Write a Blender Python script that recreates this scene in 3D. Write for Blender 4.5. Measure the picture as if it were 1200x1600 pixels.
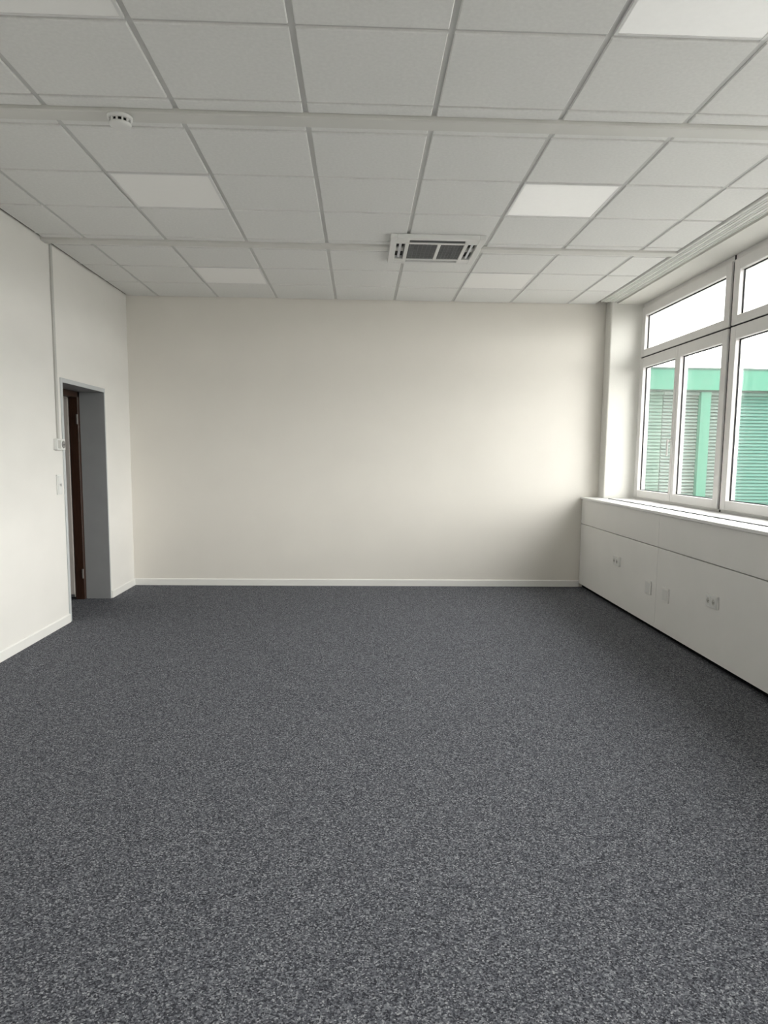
import bpy, bmesh, math, random
from mathutils import Matrix, Vector
for o in list(bpy.data.objects): bpy.data.objects.remove(o)
S = bpy.context.scene; COL = S.collection

# ------------------------------------------------------------------ camera, sky, portals, exposure
H = 2.981            # underside of the ceiling tiles
YB = 7.747           # face of the back wall
XL = -2.40           # face of the left wall
YF = -1.75           # face of the wall behind the camera
XW = 2.855           # inner face of the window frames
cam = bpy.data.objects.new('camera', bpy.data.cameras.new('camera')); COL.objects.link(cam)
cam.data.sensor_fit = 'HORIZONTAL'; cam.data.sensor_width = 36.0
cam.data.lens = 1138.417/1200*36
cam.data.shift_x = -6.855/1200; cam.data.shift_y = 45.166/1200
cam.data.clip_start = .05; cam.data.clip_end = 300
right = Vector((.99919, -.03744, .0108)).normalized(); fwd = Vector((.03839, .99246, -.11645)).normalized()
up = right.cross(fwd).normalized(); right = fwd.cross(up).normalized()
m3 = Matrix((right, up, -fwd)).transposed()
cam.matrix_world = Matrix.Translation((0, 0, 1.3973)) @ m3.to_4x4()
S.camera = cam

w = bpy.data.worlds.new('overcast_sky'); S.world = w; w.use_nodes = True
nt = w.node_tree; nt.nodes.clear()
wo = nt.nodes.new('ShaderNodeOutputWorld'); bg = nt.nodes.new('ShaderNodeBackground')
tc = nt.nodes.new('ShaderNodeTexCoord'); sx = nt.nodes.new('ShaderNodeSeparateXYZ')
mr = nt.nodes.new('ShaderNodeMapRange'); mx = nt.nodes.new('ShaderNodeMix'); mx.data_type = 'RGBA'
mr.inputs['From Min'].default_value = 0; mr.inputs['From Max'].default_value = 1
mx.inputs['A'].default_value = (1.0, 1.0, .975, 1); mx.inputs['B'].default_value = (.78, .79, .785, 1)
nt.links.new(tc.outputs['Generated'], sx.inputs[0]); nt.links.new(sx.outputs['Z'], mr.inputs['Value'])
nt.links.new(mr.outputs[0], mx.inputs['Factor']); nt.links.new(mx.outputs['Result'], bg.inputs['Color'])
bg.inputs['Strength'].default_value = 3.0
nt.links.new(bg.outputs[0], wo.inputs[0])

S.view_settings.view_transform = 'Standard'; S.view_settings.look = 'None'
S.view_settings.gamma = 1.0; S.view_settings.use_curve_mapping = False
S.view_settings.exposure = 2.22

UNITS = [(7.555-1.841*(k+1), 7.555-1.841*k) for k in range(5)]     # windows along the right wall
for y0, y1 in UNITS:                                                  # sky portals: sampling aids, they give no light
    l = bpy.data.lights.new('sky_portal', 'AREA'); l.shape = 'RECTANGLE'; l.size = 1.95; l.size_y = y1-y0-.02
    l.cycles.is_portal = True
    o = bpy.data.objects.new('sky_portal', l); COL.objects.link(o)
    o.matrix_world = Matrix.Translation((2.98, (y0+y1)/2, 1.97)) @ Matrix.Rotation(math.radians(90), 4, 'Y')

# ------------------------------------------------------------------ materials
def mat(name, rgb, rough=.6, spec=.3, noise=None, bump=None, metal=0, emit=None, speck=None):
    m = bpy.data.materials.new(name); m.use_nodes = True; n = m.node_tree; b = n.nodes['Principled BSDF']
    b.inputs['Roughness'].default_value = rough; b.inputs['Metallic'].default_value = metal
    b.inputs['Specular IOR Level'].default_value = spec
    b.inputs['Base Color'].default_value = (*rgb, 1)
    co = n.nodes.new('ShaderNodeTexCoord')
    def noise_node(scale, detail=3, stretch=None):
        t = n.nodes.new('ShaderNodeTexNoise'); t.inputs['Scale'].default_value = scale; t.inputs['Detail'].default_value = detail
        if stretch:
            mp = n.nodes.new('ShaderNodeMapping'); mp.inputs['Scale'].default_value = stretch
            n.links.new(co.outputs['Object'], mp.inputs[0]); n.links.new(mp.outputs[0], t.inputs['Vector'])
        else: n.links.new(co.outputs['Object'], t.inputs['Vector'])
        return t
    if noise:
        sc, amt, st = noise
        t = noise_node(sc, 4, st); r = n.nodes.new('ShaderNodeMapRange')
        r.inputs['From Min'].default_value = .3; r.inputs['From Max'].default_value = .7
        r.inputs['To Min'].default_value = 1-amt; r.inputs['To Max'].default_value = 1+amt
        v = n.nodes.new('ShaderNodeMix'); v.data_type = 'RGBA'; v.blend_type = 'MULTIPLY'; v.inputs['Factor'].default_value = 1
        v.inputs['A'].default_value = (*rgb, 1)
        n.links.new(t.outputs['Fac'], r.inputs['Value']); n.links.new(r.outputs[0], v.inputs['B'])
        n.links.new(v.outputs['Result'], b.inputs['Base Color'])
    if bump:
        sc, st, amt = bump
        t = noise_node(sc, 3, st); bp = n.nodes.new('ShaderNodeBump'); bp.inputs['Strength'].default_value = amt
        bp.inputs['Distance'].default_value = .004
        n.links.new(t.outputs['Fac'], bp.inputs['Height']); n.links.new(bp.outputs[0], b.inputs['Normal'])
    if emit:
        b.inputs['Emission Color'].default_value = (*emit[0], 1); b.inputs['Emission Strength'].default_value = emit[1]
    return m

def carpet_material():
    m = bpy.data.materials.new('carpet'); m.use_nodes = True; n = m.node_tree; b = n.nodes['Principled BSDF']
    b.inputs['Roughness'].default_value = .95; b.inputs['Specular IOR Level'].default_value = .08
    co = n.nodes.new('ShaderNodeTexCoord')
    v = n.nodes.new('ShaderNodeTexVoronoi'); v.inputs['Scale'].default_value = 215
    n.links.new(co.outputs['Object'], v.inputs['Vector'])
    sp = n.nodes.new('ShaderNodeSeparateColor'); n.links.new(v.outputs['Color'], sp.inputs[0])
    cr = n.nodes.new('ShaderNodeValToRGB'); e = cr.color_ramp.elements
    e[0].position = 0; e[0].color = (.033, .034, .041, 1)
    e[1].position = 1; e[1].color = (.38, .386, .405, 1)
    for p, c in ((.25, (.064, .067, .079, 1)), (.55, (.122, .127, .146, 1)), (.85, (.20, .207, .228, 1))):
        x = e.new(p); x.color = c
    n.links.new(sp.outputs[0], cr.inputs[0])
    t = n.nodes.new('ShaderNodeTexNoise'); t.inputs['Scale'].default_value = 420; t.inputs['Detail'].default_value = 2
    n.links.new(co.outputs['Object'], t.inputs['Vector'])
    r = n.nodes.new('ShaderNodeMapRange'); r.inputs['From Min'].default_value = .3; r.inputs['From Max'].default_value = .7
    r.inputs['To Min'].default_value = .6; r.inputs['To Max'].default_value = 1.4
    n.links.new(t.outputs['Fac'], r.inputs['Value'])
    mm = n.nodes.new('ShaderNodeMix'); mm.data_type = 'RGBA'; mm.blend_type = 'MULTIPLY'; mm.inputs['Factor'].default_value = 1
    n.links.new(cr.outputs[0], mm.inputs['A']); n.links.new(r.outputs[0], mm.inputs['B'])
    n.links.new(mm.outputs['Result'], b.inputs['Base Color'])
    bp = n.nodes.new('ShaderNodeBump'); bp.inputs['Strength'].default_value = .5; bp.inputs['Distance'].default_value = .004
    n.links.new(t.outputs['Fac'], bp.inputs['Height']); n.links.new(bp.outputs[0], b.inputs['Normal'])
    return m

def glass_material(name, tint):
    m = bpy.data.materials.new(name); m.use_nodes = True; n = m.node_tree; n.nodes.clear()
    o = n.nodes.new('ShaderNodeOutputMaterial'); tr = n.nodes.new('ShaderNodeBsdfTransparent'); gl = n.nodes.new('ShaderNodeBsdfGlossy')
    fr = n.nodes.new('ShaderNodeFresnel'); ge = n.nodes.new('ShaderNodeNewGeometry'); io = n.nodes.new('ShaderNodeMix'); mi = n.nodes.new('ShaderNodeMixShader')
    io.inputs['A'].default_value = 1.5; io.inputs['B'].default_value = 1/1.5      # thin pane: the same reflectance on both faces
    n.links.new(ge.outputs['Backfacing'], io.inputs['Factor']); n.links.new(io.outputs['Result'], fr.inputs['IOR'])
    tr.inputs['Color'].default_value = (*tint, 1); gl.inputs['Roughness'].default_value = .02
    n.links.new(fr.outputs[0], mi.inputs[0]); n.links.new(tr.outputs[0], mi.inputs[1]); n.links.new(gl.outputs[0], mi.inputs[2])
    n.links.new(mi.outputs[0], o.inputs[0])
    return m

M = dict(
    wall=mat('wall_paint', (.845, .812, .755), .85, .15, noise=(2.0, .015, None), bump=(170, (1, 1, .35), .12)),
    wall_left=mat('wall_paint_left', (.865, .845, .81), .85, .15, noise=(1.6, .02, (1, 1, 2)), bump=(120, None, .12)),
    reveal=mat('window_reveal_plaster', (.75, .74, .70), .8, .15, bump=(120, None, .08)),
    skirting=mat('skirting_paint', (.91, .90, .87), .4, .4, noise=(6, .01, None)),
    carpet=carpet_material(),
    tile=mat('mineral_fibre_tile', (.86, .86, .84), .95, .05, noise=(60, .03, None), bump=(220, None, .15)),
    bar=mat('grid_bar_steel', (.66, .66, .645), .5, .3, noise=(9, .02, None)),
    edge_shade=mat('edge_painted_shade', (.13, .125, .115), .6, .2, noise=(9, .03, None)),  # dark colour paints in the shade line where ceiling meets walls
    band=mat('band_strip_steel', (.74, .735, .70), .45, .35, noise=(7, .01, None)),
    slab=mat('ceiling_slab', (.35, .35, .34), .9, .1, noise=(5, .05, None)),
    lamp_frame=mat('lamp_frame', (.80, .80, .79), .4, .4, noise=(9, .01, None)),
    diffuser=mat('lamp_diffuser_faint_glow', (.93, .925, .90), .35, .5, noise=(40, .005, None), emit=((1, 1, .97), .008)),  # faint glow added so these panels look lighter than the tiles
    diffuser_on=mat('lamp_diffuser_dimmed', (.88, .88, .86), .35, .5, noise=(40, .01, None), emit=((1, .99, .95), .04)),
    pvc=mat('white_window_profile', (.80, .785, .77), .35, .45, noise=(8, .012, None)),
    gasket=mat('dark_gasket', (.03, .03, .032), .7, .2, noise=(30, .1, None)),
    glass=glass_material('window_glass', (.975, .975, .97)),
    sill=mat('sill_laminate', (.80, .80, .79), .3, .5, noise=(10, .01, None)),
    panel=mat('cladding_panel', (.90, .89, .865), .5, .35, noise=(4, .012, None)),
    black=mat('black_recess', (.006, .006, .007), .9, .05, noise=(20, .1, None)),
    plastic=mat('white_plastic', (.82, .82, .80), .3, .5, noise=(30, .01, None)),
    plastic_grey=mat('grey_plastic', (.28, .27, .26), .4, .4, noise=(30, .03, None)),  # plain grey plastic for carcass, socket insert and indicator
    ac=mat('ac_plastic', (.80, .80, .78), .4, .45, noise=(20, .01, None)),
    ac_dark=mat('ac_dark', (.012, .012, .013), .6, .3, noise=(30, .1, None)),
    ac_grille=mat('ac_grille', (.20, .205, .21), .5, .3, noise=(30, .05, None)),
    ac_flap=mat('ac_flap', (.70, .71, .74), .4, .4, noise=(20, .01, None)),
    duct=mat('duct_plastic', (.60, .59, .56), .5, .3, noise=(20, .02, None)),
    grey_paint=mat('grey_door_lining', (.34, .345, .35), .5, .3, noise=(5, .04, None)),
    zarge=mat('door_edge_profile', (.58, .60, .61), .4, .4, noise=(8, .02, None)),
    brown=mat('brown_door_frame', (.045, .020, .012), .4, .4, noise=(18, .25, (8, 8, .6))),
    leaf=mat('door_leaf_laminate', (.62, .57, .53), .5, .3, noise=(6, .02, (6, 6, .5))),
    steel=mat('brushed_steel', (.55, .55, .55), .35, .5, metal=1, noise=(40, .05, None)),
    hinge_steel=mat('dull_hinge_steel', (.22, .20, .19), .5, .4, metal=.5, noise=(40, .05, None)),
    rail=mat('curtain_rail_aluminium', (.86, .855, .83), .4, .4, noise=(10, .02, None)),
    mint=mat('mint_cladding', (.022, .115, .076), .5, .3, noise=(1.2, .05, (4, 1, .3))),
    mint_dark=mat('mint_flashing', (.02, .05, .04), .5, .3, noise=(3, .05, None)),
    slat_pale=mat('slat_pale_green', (.055, .105, .082), .5, .3, noise=(1.5, .05, None)),
    slat_grey=mat('slat_grey_green', (.075, .112, .098), .5, .3, noise=(1.5, .05, None)),
    slat_teal=mat('slat_teal', (.02, .090, .068), .5, .3, noise=(1.5, .06, None)),
    far_glass=mat('far_dark_glass', (.012, .02, .02), .15, .5, noise=(2, .1, None)),
    roof=mat('far_roof', (.5, .52, .51), .8, .1, noise=(1, .05, None)),
    paving=mat('paving', (.24, .235, .225), .9, .1, noise=(3, .08, None)),
    outer=mat('outer_render', (.6, .62, .6), .8, .1, noise=(2, .04, None)),
)

# ------------------------------------------------------------------ mesh helpers
class MB:
    def __init__(s): s.bm = bmesh.new()
    def box(s, x0, x1, y0, y1, z0, z1, bev=0, seg=1, rot=None, about=None):
        r = bmesh.ops.create_cube(s.bm, size=1)
        vs = r['verts']
        for v in vs: v.co = Vector(((x0+x1)/2+v.co.x*(x1-x0), (y0+y1)/2+v.co.y*(y1-y0), (z0+z1)/2+v.co.z*(z1-z0)))
        if bev:
            es = {e for v in vs for e in v.link_edges}
            r = bmesh.ops.bevel(s.bm, geom=list(es), offset=bev, segments=seg, affect='EDGES', profile=.5)
            vs = list({v for f in r['faces'] for v in f.verts} | {v for v in vs if v.is_valid})
        if rot: bmesh.ops.rotate(s.bm, verts=vs, cent=about, matrix=rot)
        return s
    def quad(s, pts):
        s.bm.faces.new([s.bm.verts.new(p) for p in pts]); return s
    def prism(s, prof, axis, a, b):       # closed 2-D profile pushed along an axis
        def P(p, t):
            return {'x': (t, p[0], p[1]), 'y': (p[0], t, p[1]), 'z': (p[0], p[1], t)}[axis]
        A = [s.bm.verts.new(P(p, a)) for p in prof]; B = [s.bm.verts.new(P(p, b)) for p in prof]
        k = len(prof)
        for i in range(k): s.bm.faces.new((A[i], A[(i+1) % k], B[(i+1) % k], B[i]))
        s.bm.faces.new(A[::-1]); s.bm.faces.new(B)
        bmesh.ops.recalc_face_normals(s.bm, faces=s.bm.faces); return s
    def lathe(s, prof, c, axis='z', seg=32):   # profile of (radius, height)
        rings = []
        for r, z in prof:
            ring = []
            for k in range(seg):
                a = 2*math.pi*k/seg; p = (r*math.cos(a), r*math.sin(a), z)
                if axis == 'x': p = (p[2], p[0], p[1])
                ring.append(s.bm.verts.new((c[0]+p[0], c[1]+p[1], c[2]+p[2])))
            rings.append(ring)
        for A, B in zip(rings, rings[1:]):
            for k in range(seg): s.bm.faces.new((A[k], A[(k+1) % seg], B[(k+1) % seg], B[k]))
        s.bm.faces.new(rings[0][::-1]); s.bm.faces.new(rings[-1])
        bmesh.ops.recalc_face_normals(s.bm, faces=s.bm.faces); return s
    def mesh(s, name, m):
        me = bpy.data.meshes.new(name); s.bm.to_mesh(me); s.bm.free(); me.materials.append(M[m]); return me
    def build(s, name, m, parent=None, smooth=False, origin=None):
        me = s.mesh(name, m)
        if origin: me.transform(Matrix.Translation([-c for c in origin]))
        if smooth:
            for p in me.polygons: p.use_smooth = True
        o = bpy.data.objects.new(name, me); COL.objects.link(o)
        if origin: o.location = origin
        if parent: attach(o, parent)
        return o
def world_loc(o):
    v = Vector(o.location)
    return v+world_loc(o.parent) if o.parent else v
def attach(o, p):                    # parents carry translation only
    o.parent = p; o.location = Vector(o.location)-world_loc(p)
def empty(name, loc):
    o = bpy.data.objects.new(name, None); COL.objects.link(o); o.location = loc; o.empty_display_size = .1; return o
def tag(o, label, cat, group=None):
    o['label'] = label; o['category'] = cat
    if group: o['group'] = group
    return o
def struct(o, label=None):
    o['kind'] = 'structure'
    if label: o['label'] = label
    return o
def inst(name, me, loc, parent, scale=None):
    o = bpy.data.objects.new(name, me); COL.objects.link(o); o.location = loc
    if scale: o.scale = scale
    if parent: attach(o, parent)
    return o

# ------------------------------------------------------------------ floor and walls
D0, D1, DT = 6.035, 7.0, 1.955            # doorway in the left wall
struct(MB().box(-4.6, 2.86, YF-.2, YB+.2, -.15, 0).build('floor', 'carpet'), 'dark grey flecked carpet over the whole floor')
struct(MB().box(XL-.2, 2.97, YB, YB+.25, -.15, H+.35).build('wall_back', 'wall'), 'off-white plain back wall')
b = MB().box(XL-.22, XL, YF, D0, 0, H+.1).box(XL-.22, XL, D1, YB, 0, H+.1).box(XL-.22, XL, D0, D1, DT, H+.1)
struct(b.build('wall_left', 'wall_left'), 'bright off-white wall with the doorway')
struct(MB().box(XL-.22, 3.15, YF-.25, YF, 0, H+.35).build('wall_front', 'wall'), 'off-white wall behind the viewer')
# right wall: pier beside the windows, parapet, lintel with soffit
b = MB().box(2.545, 2.96, 7.565, YB, .9, H+.02, .012, 2).box(2.80, 2.97, YF, YB, 0, .962).box(2.605, 2.97, YF, 7.58, 2.957, H+.35)
struct(b.build('wall_right', 'reveal'), 'white plastered window wall with pier and soffit')

def skirting(name, run, face, a, b):
    d = .012; zt = .072
    if run == 'x':   prof = [(face, 0), (face, zt), (face-d*.5, zt), (face-d, zt-.008), (face-d, 0)]; o = MB().prism(prof, 'x', a, b).build(name, 'skirting')
    else:            prof = [(face, 0), (face, zt), (face+d*.5, zt), (face+d, zt-.008), (face+d, 0)]; o = MB().prism(prof, 'y', a, b).build(name, 'skirting')
    return struct(o)
skirting('baseboard_back', 'x', YB, XL, 2.376)
skirting('baseboard_left', 'y', XL, YF, D0-.03)
skirting('baseboard_left', 'y', XL, D1+.03, YB-.012)

# ------------------------------------------------------------------ ceiling: slab, grid bars, band strips, single tiles
ceil = struct(MB().box(XL-.22, 3.15, YF-.25, YB+.25, H+.05, H+.30).build('ceiling', 'slab'), 'suspended ceiling of square grey-white tiles')
XS = [XL+.016]+[-1.468+.6*i for i in range(-1, 7)]+[2.425]
bands = [(1.423, 1.53, 1.63, 1.717), (3.53, 3.633, 3.74, 3.824), (5.660, 5.745, 5.838, 5.920)]
rows = [(-1.57, -.97), (-.97, -.37), (-.37, .223), (.223, .823), (.823, 1.423), (1.717, 2.33), (2.33, 2.93), (2.93, 3.53), (3.824, 4.42), (4.42, 5.02), (5.02, 5.66),
        (5.92, 6.52), (6.52, 7.12), (7.12, YB-.006)]
strips = [(b[0], b[1]) for b in bands]+[(b[2], b[3]) for b in bands]
G = .0125                                  # half the visible bar between two tiles
for x in XS[1:-1]:
    MB().box(x-.014, x+.015, YF, YB, H+.009, H+.04).build('grid_runner', 'bar', ceil)
ylines = sorted({r[0] for r in rows} | {r[1] for r in rows} | {s[0] for s in strips} | {s[1] for s in strips})
for y in ylines:
    MB().box(XL, 2.43, y-.013, y+.014, H+.011, H+.038).build('grid_cross_bar', 'bar', ceil)
MB().box(XL, XL+.022, YF, YB, H+.012, H+.03).box(XL, 2.43, YB-.022, YB, H+.012, H+.03).build('edge_angle', 'edge_shade', ceil)
for b in bands:
    o = MB().prism([(b[1], H-.012), (b[1], H+.03), (b[2], H+.03), (b[2], H-.012), (b[2]-.006, H-.016), (b[1]+.006, H-.016)], 'x', XL+.003, 2.43).build('band_strip', 'band', ceil)
LIGHTS = {(2.33, 0), (2.33, 4), (4.42, 0), (4.42, 4), (6.52, 0), (6.52, 4)}
tile_cache = {}
def tile_mesh(wx, wy):
    k = (round(wx, 3), round(wy, 3))
    if k not in tile_cache:
        b = MB(); t = .004
        lo = [(-wx/2+t, -wy/2+t), (wx/2-t, -wy/2+t), (wx/2-t, wy/2-t), (-wx/2+t, wy/2-t)]
        hi = [(-wx/2, -wy/2), (wx/2, -wy/2), (wx/2, wy/2), (-wx/2, wy/2)]
        A = [b.bm.verts.new((*p, 0)) for p in lo]; B = [b.bm.verts.new((*p, .004)) for p in hi]; C = [b.bm.verts.new((*p, .022)) for p in hi]
        b.bm.faces.new(A[::-1]); b.bm.faces.new(C)
        for P, Q in ((A, B), (B, C)):
            for i in range(4): b.bm.faces.new((P[i], P[(i+1) % 4], Q[(i+1) % 4], Q[i]))
        bmesh.ops.recalc_face_normals(b.bm, faces=b.bm.faces)
        tile_cache[k] = b.mesh('ceiling_tile', 'tile')
    return tile_cache[k]
rnd = random.Random(4)
for (y0, y1) in rows+strips:
    for i, (x0, x1) in enumerate(zip(XS, XS[1:])):
        if (y0, i-2) in LIGHTS: continue
        gx0 = .006 if i == 0 else G; gx1 = .004 if i == len(XS)-2 else G
        gy = G if y1-y0 > .3 else .008
        inst('ceiling_tile', tile_mesh(x1-x0-gx0-gx1, y1-y0-2*gy), ((x0+gx0+x1-gx1)/2, (y0+y1)/2, H+rnd.uniform(-.0008, .0008)), ceil)

# ------------------------------------------------------------------ windows
def make_window(k, y0, y1):
    root = struct(empty('window_%d' % (k+1), (XW+.05, (y0+y1)/2, .975)), 'white framed window with top light over two casements')
    a, c = y0+.009, y1-.009; zb, zt, ztr = .975, 2.957, 2.415; fx0, fx1 = XW+.018, XW+.10; fw = .045
    mid = (a+c)/2
    b = MB().box(fx0, fx1, a, a+fw, zb, zt).box(fx0, fx1, c-fw, c, zb, zt).box(fx0, fx1, a+fw, c-fw, zt-.05, zt).box(fx0, fx1, a+fw, c-fw, zb, zb+.035)
    b.box(fx0, fx1, a+fw, c-fw, ztr-.03, ztr+.03)
    b.build('frame', 'pvc', root)
    def sash(ya, yb, za, zb_, wl, wr, wt, wb, nm):
        x0, x1 = XW, XW+.075
        b = MB().box(x0, x1, ya, ya+wl, za, zb_, .004).box(x0, x1, yb-wr, yb, za, zb_, .004)
        b.box(x0+.0005, x1, ya+wl-.004, yb-wr+.004, zb_-wt, zb_, .004).box(x0+.0005, x1, ya+wl-.004, yb-wr+.004, za, za+wb, .004)
        o = b.build(nm, 'pvc', root)
        g = .011; p0, p1, q0, q1 = ya+wl, yb-wr, za+wb, zb_-wt
        b = MB().box(x0+.034, x0+.044, p0-.003, p0+g*.6, q0, q1).box(x0+.034, x0+.044, p1-g*.6, p1+.003, q0, q1).box(x0+.034, x0+.044, p0, p1, q1-g*.6, q1+.003).box(x0+.034, x0+.044, p0, p1, q0-.003, q0+g*.6)
        b.build('gasket', 'gasket', o)
        for dx in (.044, .062):           # double glazing
            MB().box(x0+dx, x0+dx+.004, p0-.004, p1+.004, q0-.004, q1+.004).build('pane', 'glass', o)
        return o
    sash(a+.012, c-.012, ztr+.0065, 2.915, .085, .085, .088, .068, 'top_sash')
    sash(mid+.002, c-.012, zb+.022, ztr-.0065, .05, .085, .098, .075, 'casement')
    s2 = sash(a+.012, mid-.002, zb+.022, ztr-.0065, .085, .05, .098, .075, 'casement')
    MB().box(XW+.013, XW+.0185, a+.012, c-.012, ztr-.007, ztr+.007).build('transom_seal', 'gasket', root)
    # handle on the meeting stile
    hy = mid+.027
    b = MB().box(XW-.008, XW+.002, hy-.014, hy+.014, 1.515, 1.595, .003).box(XW-.040, XW-.006, hy-.008, hy+.008, 1.548, 1.566, .003)
    b.box(XW-.046, XW-.032, hy-.010, hy+.010, 1.42, 1.572, .005, 2)
    b.build('handle', 'plastic', root)
    # dark joint to the neighbouring unit
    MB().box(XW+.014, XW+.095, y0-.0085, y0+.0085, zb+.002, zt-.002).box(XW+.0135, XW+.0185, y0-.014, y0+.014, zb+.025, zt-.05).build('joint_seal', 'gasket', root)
    return root
for k, (y0, y1) in enumerate(UNITS): make_window(k, y0, y1)

# sill with its air slot
sl = tag(empty('window_sill', (2.6, 3, .962)), 'long glossy white window sill with an air slot along it', 'window sill')
MB().box(2.362, 2.550, YF+.01, YB-.002, .955, .978, .004, 2).build('front_board', 'sill', sl)
MB().box(2.604, XW+.02, YF+.01, 7.562, .957, .977, .003, 2).build('rear_board', 'sill', sl)
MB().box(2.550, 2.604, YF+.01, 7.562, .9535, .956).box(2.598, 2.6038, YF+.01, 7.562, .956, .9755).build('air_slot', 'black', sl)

# cladding under the sill
cl = tag(empty('radiator_cladding', (2.4, 3, 0)), 'white panel cladding below the window sill with black recessed foot', 'radiator cover')
ys = [YF+.01]+[y0 for y0, _ in UNITS[::-1] if y0 > YF+.3]
ys = sorted(set([YF+.01]+[-.02+.0, 1.83, 3.67, 5.685]+[YB-.006]))
for a, c in zip(ys, ys[1:]):
    MB().box(2.376, 2.396, a+.0015, c-.0015, .695, .953, .002).build('upper_panel', 'panel', cl)
    MB().box(2.376, 2.396, a+.0015, c-.0015, .042, .689, .002).build('lower_panel', 'panel', cl)
MB().box(2.400, 2.44, YF+.01, YB-.006, .042, .952).box(2.398, 2.799, YF+.01, YB-.006, .05, .10).build('carcass', 'plastic_grey', cl)
MB().box(2.415, 2.44, YF+.01, YB-.006, 0.001, .042).build('plinth', 'black', cl)

# curtain rail along the ceiling edge
rl = tag(empty('curtain_rail', (2.515, 3, H)), 'three-track white curtain rail along the ceiling edge above the windows', 'curtain rail')
MB().box(2.43, 2.604, YF+.01, 7.56, H-.006, H+.045).build('rail_body', 'rail', rl)
for x in (2.436, 2.466, 2.486, 2.518, 2.538, 2.570, 2.590):
    MB().box(x-.004, x+.004, YF+.01, 7.56, H-.013, H-.005, .001).build('track_lip', 'rail', rl)

# ------------------------------------------------------------------ doorway
dr = struct(empty('door_1', (XL-.11, D0, 0)), 'doorway with grey lining and open door')
MB().box(XL-.225, XL+.002, D1-.004, D1+.02, 0.001, DT).box(XL-.225, XL+.002, D0-.02, D0+.004, 0.001, DT).box(XL-.225, XL+.002, D0-.02, D1+.02, DT-.004, DT+.02).build('lining', 'grey_paint', dr)
b = MB().box(XL, XL+.008, D0-.034, D0+.004, 0.001, DT+.032, .002).box(XL, XL+.008, D0+.004, D1+.012, DT-.004, DT+.032, .002).box(XL, XL+.005, D1-.004, D1+.008, 0.001, DT, .001)
b.build('edge_profile', 'zarge', dr)
bf = MB().box(XL-.31, XL-.226, D1-.045, D1+.05, 0.001, 1.965, .004).box(XL-.31, XL-.226, D0-.05, D0+.02, 0.001, 1.965, .004).box(XL-.31, XL-.226, D0-.05, D1+.05, 1.90, 1.98, .004).build('brown_frame', 'brown', dr)
lf = MB().box(XL-1.235, XL-.316, D1-.05, D1-.010, .022, 1.905, .003).build('door_leaf', 'leaf', dr)
MB().box(XL-1.234, XL-.317, D1-.053, D1-.0495, .024, .05).build('bottom_rail', 'steel', lf)
for z in (.25, 1.70):
    MB().lathe([(.009, -.045), (.009, .045)], (XL-.235, D1-.052, z), seg=12).build('hinge', 'hinge_steel', dr)
MB().lathe([(.024, 0), (.024, .008)], (0, 0, 0), seg=20).box(-.009, .009, -.009, .009, .008, .05).box(-.009, .12, -.009, .009, .044, .06, .004).build('door_handle', 'steel', lf)
h = [o for o in lf.children if o.name.startswith('door_handle')][0]
h.rotation_euler = (math.radians(90), 0, 0); h.location = Vector((XL-1.165, D1-.05, 1.02))-world_loc(lf)
# corridor beyond the doorway
struct(MB().box(-4.6, -4.4, YF-.2, YB+.45, 0, 2.9).build('wall_corridor', 'wall'))
struct(MB().box(-4.6, XL-.2, YB+.25, YB+.45, 0, 2.9).build('wall_corridor_end', 'wall'))
struct(MB().box(-4.6, XL-.2, YF-.4, YF-.2, 0, 2.9).build('wall_corridor_start', 'wall'))
struct(MB().box(-4.6, XL-.22, YF-.4, YB+.45, 2.7, 2.9).build('ceiling_corridor', 'tile'))

# ------------------------------------------------------------------ ceiling lights
for (y0, i) in sorted(LIGHTS):
    x0, x1 = XS[i+2], XS[i+3]; y1 = y0+.6 if y0 != 2.33 else 2.93
    on = i == 4 and y0 < 6
    t = empty('ceiling_light', ((x0+x1)/2, (y0+y1)/2, H))
    g = .010; f = .014
    X0, X1, Y0, Y1 = x0+g, x1-g, y0+g, y1-g
    b = MB().box(X0, X0+f, Y0, Y1, H-.001, H+.03, .001).box(X1-f, X1, Y0, Y1, H-.001, H+.03, .001).box(X0+f, X1-f, Y0, Y0+f, H-.001, H+.03, .001).box(X0+f, X1-f, Y1-f, Y1, H-.001, H+.03, .001)
    b.build('frame', 'lamp_frame', t)
    MB().box(X0+f-.001, X1-f+.001, Y0+f-.001, Y1-f+.001, H+.001, H+.012).build('diffuser', 'diffuser_on' if on else 'diffuser', t)
    if y0 == 4.42: lab = 'bright square ceiling light between the two band strips, window side' if on else 'dull square ceiling light between the two band strips, door side'
    elif y0 == 6.52: lab = ('dull square ceiling light next to the back wall, window side' if i == 4 else 'dull square ceiling light next to the back wall, door side')
    else: lab = 'bright square ceiling light one tile before the smoke detector strip, window side' if on else 'dull square ceiling light one tile before the smoke detector strip, door side'
    tag(t, lab, 'ceiling light', 'square ceiling lights')

# ------------------------------------------------------------------ air conditioner cassette
cx, cy, R = .55, 5.785, .345; zb = H-.034
ac = tag(empty('air_conditioner', (cx, cy, H)), 'white square ceiling cassette air conditioner with dark twin intake grille', 'air conditioner')
b = MB()
def ring(b, o, i, z0, z1, bev=0):
    b.box(cx-o, cx-i, cy-o, cy+o, z0, z1, bev).box(cx+i, cx+o, cy-o, cy+o, z0, z1, bev)
    b.box(cx-i, cx+i, cy-o, cy-i, z0, z1, bev).box(cx-i, cx+i, cy+i, cy+o, z0, z1, bev)
ring(b, R, .298, zb, H-.001, .003); b.build('outer_frame', 'ac', ac)
s = .205
for sx_ in (-1, 1):
    for sy_ in (-1, 1):
        MB().box(*sorted((cx+sx_*s, cx+sx_*.299)), *sorted((cy+sy_*s, cy+sy_*.299)), zb+.001, H-.002, .002).build('corner_piece', 'ac', ac)
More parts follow.
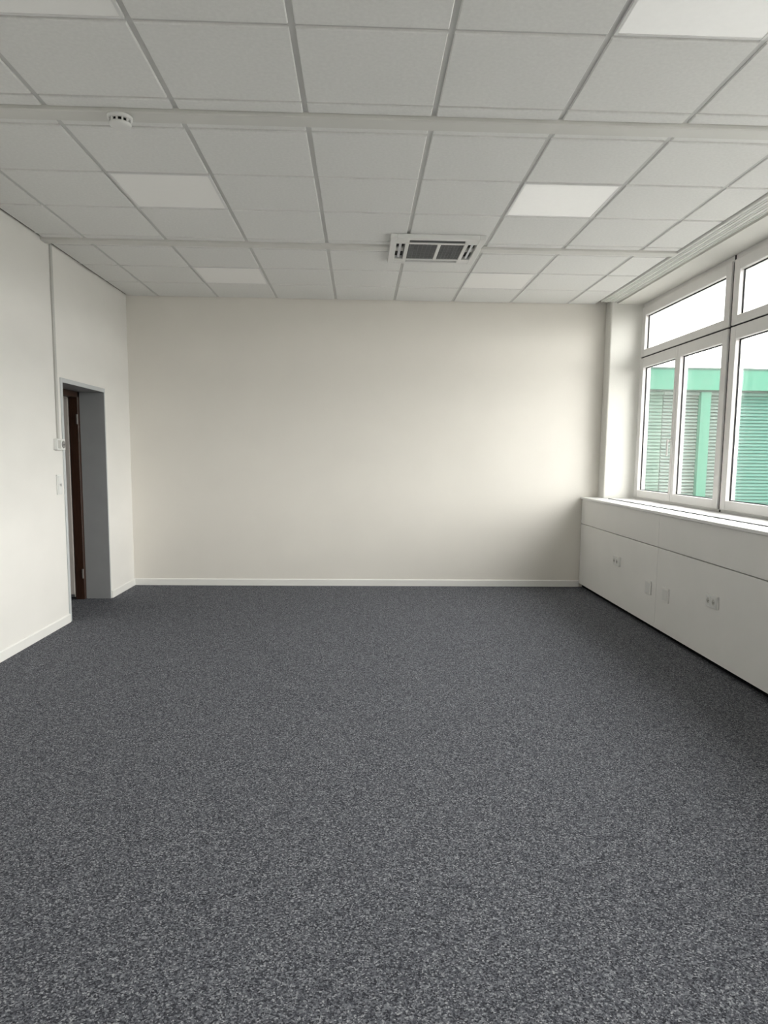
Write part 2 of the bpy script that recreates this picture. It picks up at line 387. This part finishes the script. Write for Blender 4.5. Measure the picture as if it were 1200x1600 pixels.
MB().box(cx-.297, cx+.297, cy-.297, cy+.297, H-.006, H-.0015).build('back_plate', 'ac_dark', ac)
b = MB(); ring(b, .2365, .2322, zb+.004, H-.005); b.build('slot_liner', 'ac_grille', ac)
b = MB(); ring(b, .232, .205, zb-.002, H-.004, .002)
b.box(cx-.012+.02, cx+.012+.02, cy-.206, cy+.206, zb-.002, H-.006, .002); b.build('grille_frame', 'ac', ac)
for a0, a1 in ((cx-.205, cx+.008), (cx+.032, cx+.205)):
    b = MB(); n = 15
    for k in range(n):
        y = cy-.197+k*.394/(n-1); b.box(a0+.003, a1-.003, y-.0035, y+.0035, zb+.004, zb+.012)
    for k in range(7):
        x = a0+.012+k*(a1-a0-.024)/6; b.box(x-.002, x+.002, cy-.2, cy+.2, zb+.005, zb+.011)
    b.build('intake_grille', 'ac_grille', ac)
for k in range(4):
    b = MB()
    f0 = -.036 if k == 0 else -.019
    b.box(-.190, .190, f0, f0+.020, -.002, .002, .001, 1, Matrix.Rotation(math.radians(-8), 3, 'X'), (0, f0+.01, 0))
    o = b.build('air_flap', 'ac_flap', ac); o.rotation_euler.z = math.radians(90*k)
    d = Matrix.Rotation(math.radians(90*k), 3, 'Z') @ Vector((0, -.258, 0))
    o.location = Vector((cx, cy, zb+(.016 if k == 0 else .010)))+d-world_loc(ac)

# ------------------------------------------------------------------ smoke detector
c = (-1.14, 3.672, H-.016)
sd = tag(empty('smoke_detector', c), 'round white smoke detector on the near ceiling band strip', 'smoke detector')
MB().lathe([(.052, 0), (.058, -.004), (.058, -.014), (.052, -.018)], c).build('base', 'plastic', sd, True)
MB().lathe([(.040, -.017), (.040, -.034)], c).build('sensor_core', 'ac_dark', sd, True)
MB().lathe([(.050, -.033), (.052, -.037), (.046, -.046), (.028, -.053), (.006, -.055)], c).build('cap', 'plastic', sd, True)
b = MB()
for k in range(12):
    a = 2*math.pi*k/12
    b.box(c[0]+.044, c[0]+.051, c[1]-.004, c[1]+.004, c[2]-.035, c[2]-.016, 0, 1, Matrix.Rotation(a, 3, 'Z'), c)
b.build('vent_ribs', 'plastic', sd)

# ------------------------------------------------------------------ electrical fittings on the left wall
cd = tag(MB().box(XL+.0005, XL+.016, 5.895, 5.923, 1.50, H-.004, .003).build('cable_duct', 'duct', origin=(XL, 5.909, 1.5)), 'thin pale cable duct running from ceiling down beside the doorway', 'cable duct')
sk = tag(empty('wall_socket', (XL, 5.91, 1.455)), 'surface wall socket with dark insert at the foot of the cable duct', 'socket')
MB().box(XL+.0005, XL+.030, 5.835, 5.992, 1.412, 1.50, .005, 2).build('box', 'plastic', sk)
MB().box(XL+.029, XL+.033, 5.845, 5.900, 1.425, 1.488, .002).build('rocker', 'duct', sk)
MB().lathe([(.030, .029), (.030, .033), (.026, .0335)], (XL, 5.950, 1.456), 'x', 24).build('socket_insert', 'plastic_grey', sk)
b = MB()
for dy, dz in ((-.010, 0), (.010, 0), (0, -.006)): b.lathe([(.0035, .033), (.0035, .0345)], (XL, 5.95+dy, 1.456+dz), 'x', 10)
b.build('socket_holes', 'black', sk)
sw = tag(empty('light_switch', (XL, 5.9, 1.14)), 'white twin light switch plate beside the doorway below the socket', 'light switch')
MB().box(XL+.0005, XL+.010, 5.855, 5.945, 1.06, 1.22, .003, 2).build('plate', 'plastic', sw)
for z in (1.10, 1.178):
    MB().box(XL+.009, XL+.015, 5.868, 5.932, z-.031, z+.031, .002).build('rocker', 'plastic', sw)
MB().box(XL+.0145, XL+.016, 5.905, 5.915, 1.125, 1.145).build('indicator', 'plastic_grey', sw)

# sockets and blank covers on the cladding
def clad_socket(y, z, lab):
    x = 2.376
    t = tag(empty('power_socket', (x, y, z)), lab, 'socket', 'sockets on the cladding')
    MB().box(x-.018, x-.0005, y-.078, y+.078, z-.044, z+.044, .004, 2).build('plate', 'plastic', t)
    for d in (-.037, .037):
        MB().box(x-.0205, x-.017, y+d-.031, y+d+.031, z-.032, z+.032, .002).build('insert', 'plastic', t)
        b = MB()
        b.lathe([(.020, -.0212), (.020, -.0202)], (x, y+d, z), 'x', 20); r = b.build('recess', 'duct', t)
        b = MB()
        for dy, dz in ((-.009, 0), (.009, 0), (0, -.006)): b.lathe([(.003, -.0222), (.003, -.021)], (x, y+d+dy, z+dz), 'x', 8)
        b.build('holes', 'black', t)
clad_socket(6.58, .452, 'small white twin socket on the cladding nearer the back wall')
clad_socket(4.735, .446, 'white twin socket on the cladding farther from the back wall')
for y, lab in ((5.835, 'blank white cover plate on the cladding, nearer the back wall'), (5.487, 'blank white cover plate on the cladding, farther from the back wall')):
    t = tag(empty('cover_plate', (2.376, y, .343)), lab, 'cover plate', 'blank covers on the cladding')
    MB().box(2.364, 2.3755, y-.06, y+.06, .343-.057, .343+.057, .004, 2).build('plate', 'panel', t)
    MB().box(2.362, 2.365, y-.046, y+.046, .343-.043, .343+.043, .0012).build('blank_insert', 'plastic', t)

# ------------------------------------------------------------------ outside: ground and the green wing opposite
struct(MB().box(2.975, 80, -60, 60, -.7, -.5).build('ground', 'paving'))
FY = 17.0
bd = tag(empty('green_building', (9, FY, -.5)), 'mint green flat-roofed building with louvred blinds seen through the windows', 'building')
MB().box(3.3, 47, FY+.45, FY+12, -.5, 3.35).build('wall', 'outer', bd)
MB().box(3.0, 47.3, FY+.1, FY+12.3, 3.34, 3.44).build('roof', 'roof', bd)
MB().box(3.0, 47.3, FY, FY+.12, 2.995, 3.46).build('fascia', 'mint', bd)
MB().box(3.0, 47.3, FY-.02, FY+.14, 3.46, 3.50).build('roof_flashing', 'mint_dark', bd)
MB().box(3.3, 47, FY+.12, FY+.45, 2.96, 3.34).build('soffit', 'mint_dark', bd)
MB().box(3.3, 47, FY+.20, FY+.45, -.5, .15).build('parapet', 'mint', bd)
MB().box(3.3, 47, FY+.40, FY+.449, .15, 2.96).build('glazing', 'far_glass', bd)
for a, c in ((7.985, 8.215), (8.69, 8.76), (11.9, 12.13), (15.8, 16.03)):
    MB().box(a, c, FY+.10, FY+.40, -.5, 2.96).build('post', 'mint', bd)
def blind(a, c, m, tilt, z0=.18, z1=2.94):
    hr = MB().box(a+.01, c-.01, FY+.18, FY+.30, z1-.05, z1+.015).build('blind_headrail', m, bd)
    p = .079; n = int((z1-.06-z0)/p); bb = MB(); ang = math.radians(tilt); hw = .042
    dy, dz = hw*math.cos(ang), hw*math.sin(ang)
    bb.prism([(-dy, -dz), (-dy*.2, -dz*.2+.006), (dy, dz), (dy, dz+.004), (-dy*.2, -dz*.2+.011), (-dy, -dz+.004)], 'x', -.5, .5)
    me = bb.mesh('slat', m)
    for k in range(n): inst('slat', me, ((a+c)/2, FY+.24, z1-.09-k*p), hr, (c-a-.02, 1, 1))
blind(3.6, 7.125, 'slat_pale', 62)
blind(7.125, 7.985, 'slat_grey', 48)  # tint set apart from the blind beside it, painting in glass reflections
blind(8.215, 8.69, 'slat_grey', 55)
blind(8.76, 11.9, 'slat_teal', 62)
blind(12.13, 15.8, 'slat_pale', 62)

# unseen wing added across the yard to block the lowest sky
WX = 46.0
ow = bd
MB().box(WX+.4, WX+12, -34, 15.5, -.5, 3.35).build('unseen_wing_wall', 'mint', ow)
MB().box(WX, WX+.15, -34, 15.5, 2.9, 3.4).build('unseen_wing_fascia', 'mint', ow)
MB().box(WX, WX+12, -34, 15.5, 3.4, 3.5).build('unseen_wing_roof', 'roof', ow)
for k in range(10):  # windows of the added, unseen wing
    y = -31+k*4.7
    wn = MB().box(WX+.34, WX+.405, y, y+3.6, .4, 2.8).build('window', 'pvc', ow)
    MB().box(WX+.33, WX+.345, y+.1, y+3.5, .5, 2.7).build('pane', 'far_glass', wn)
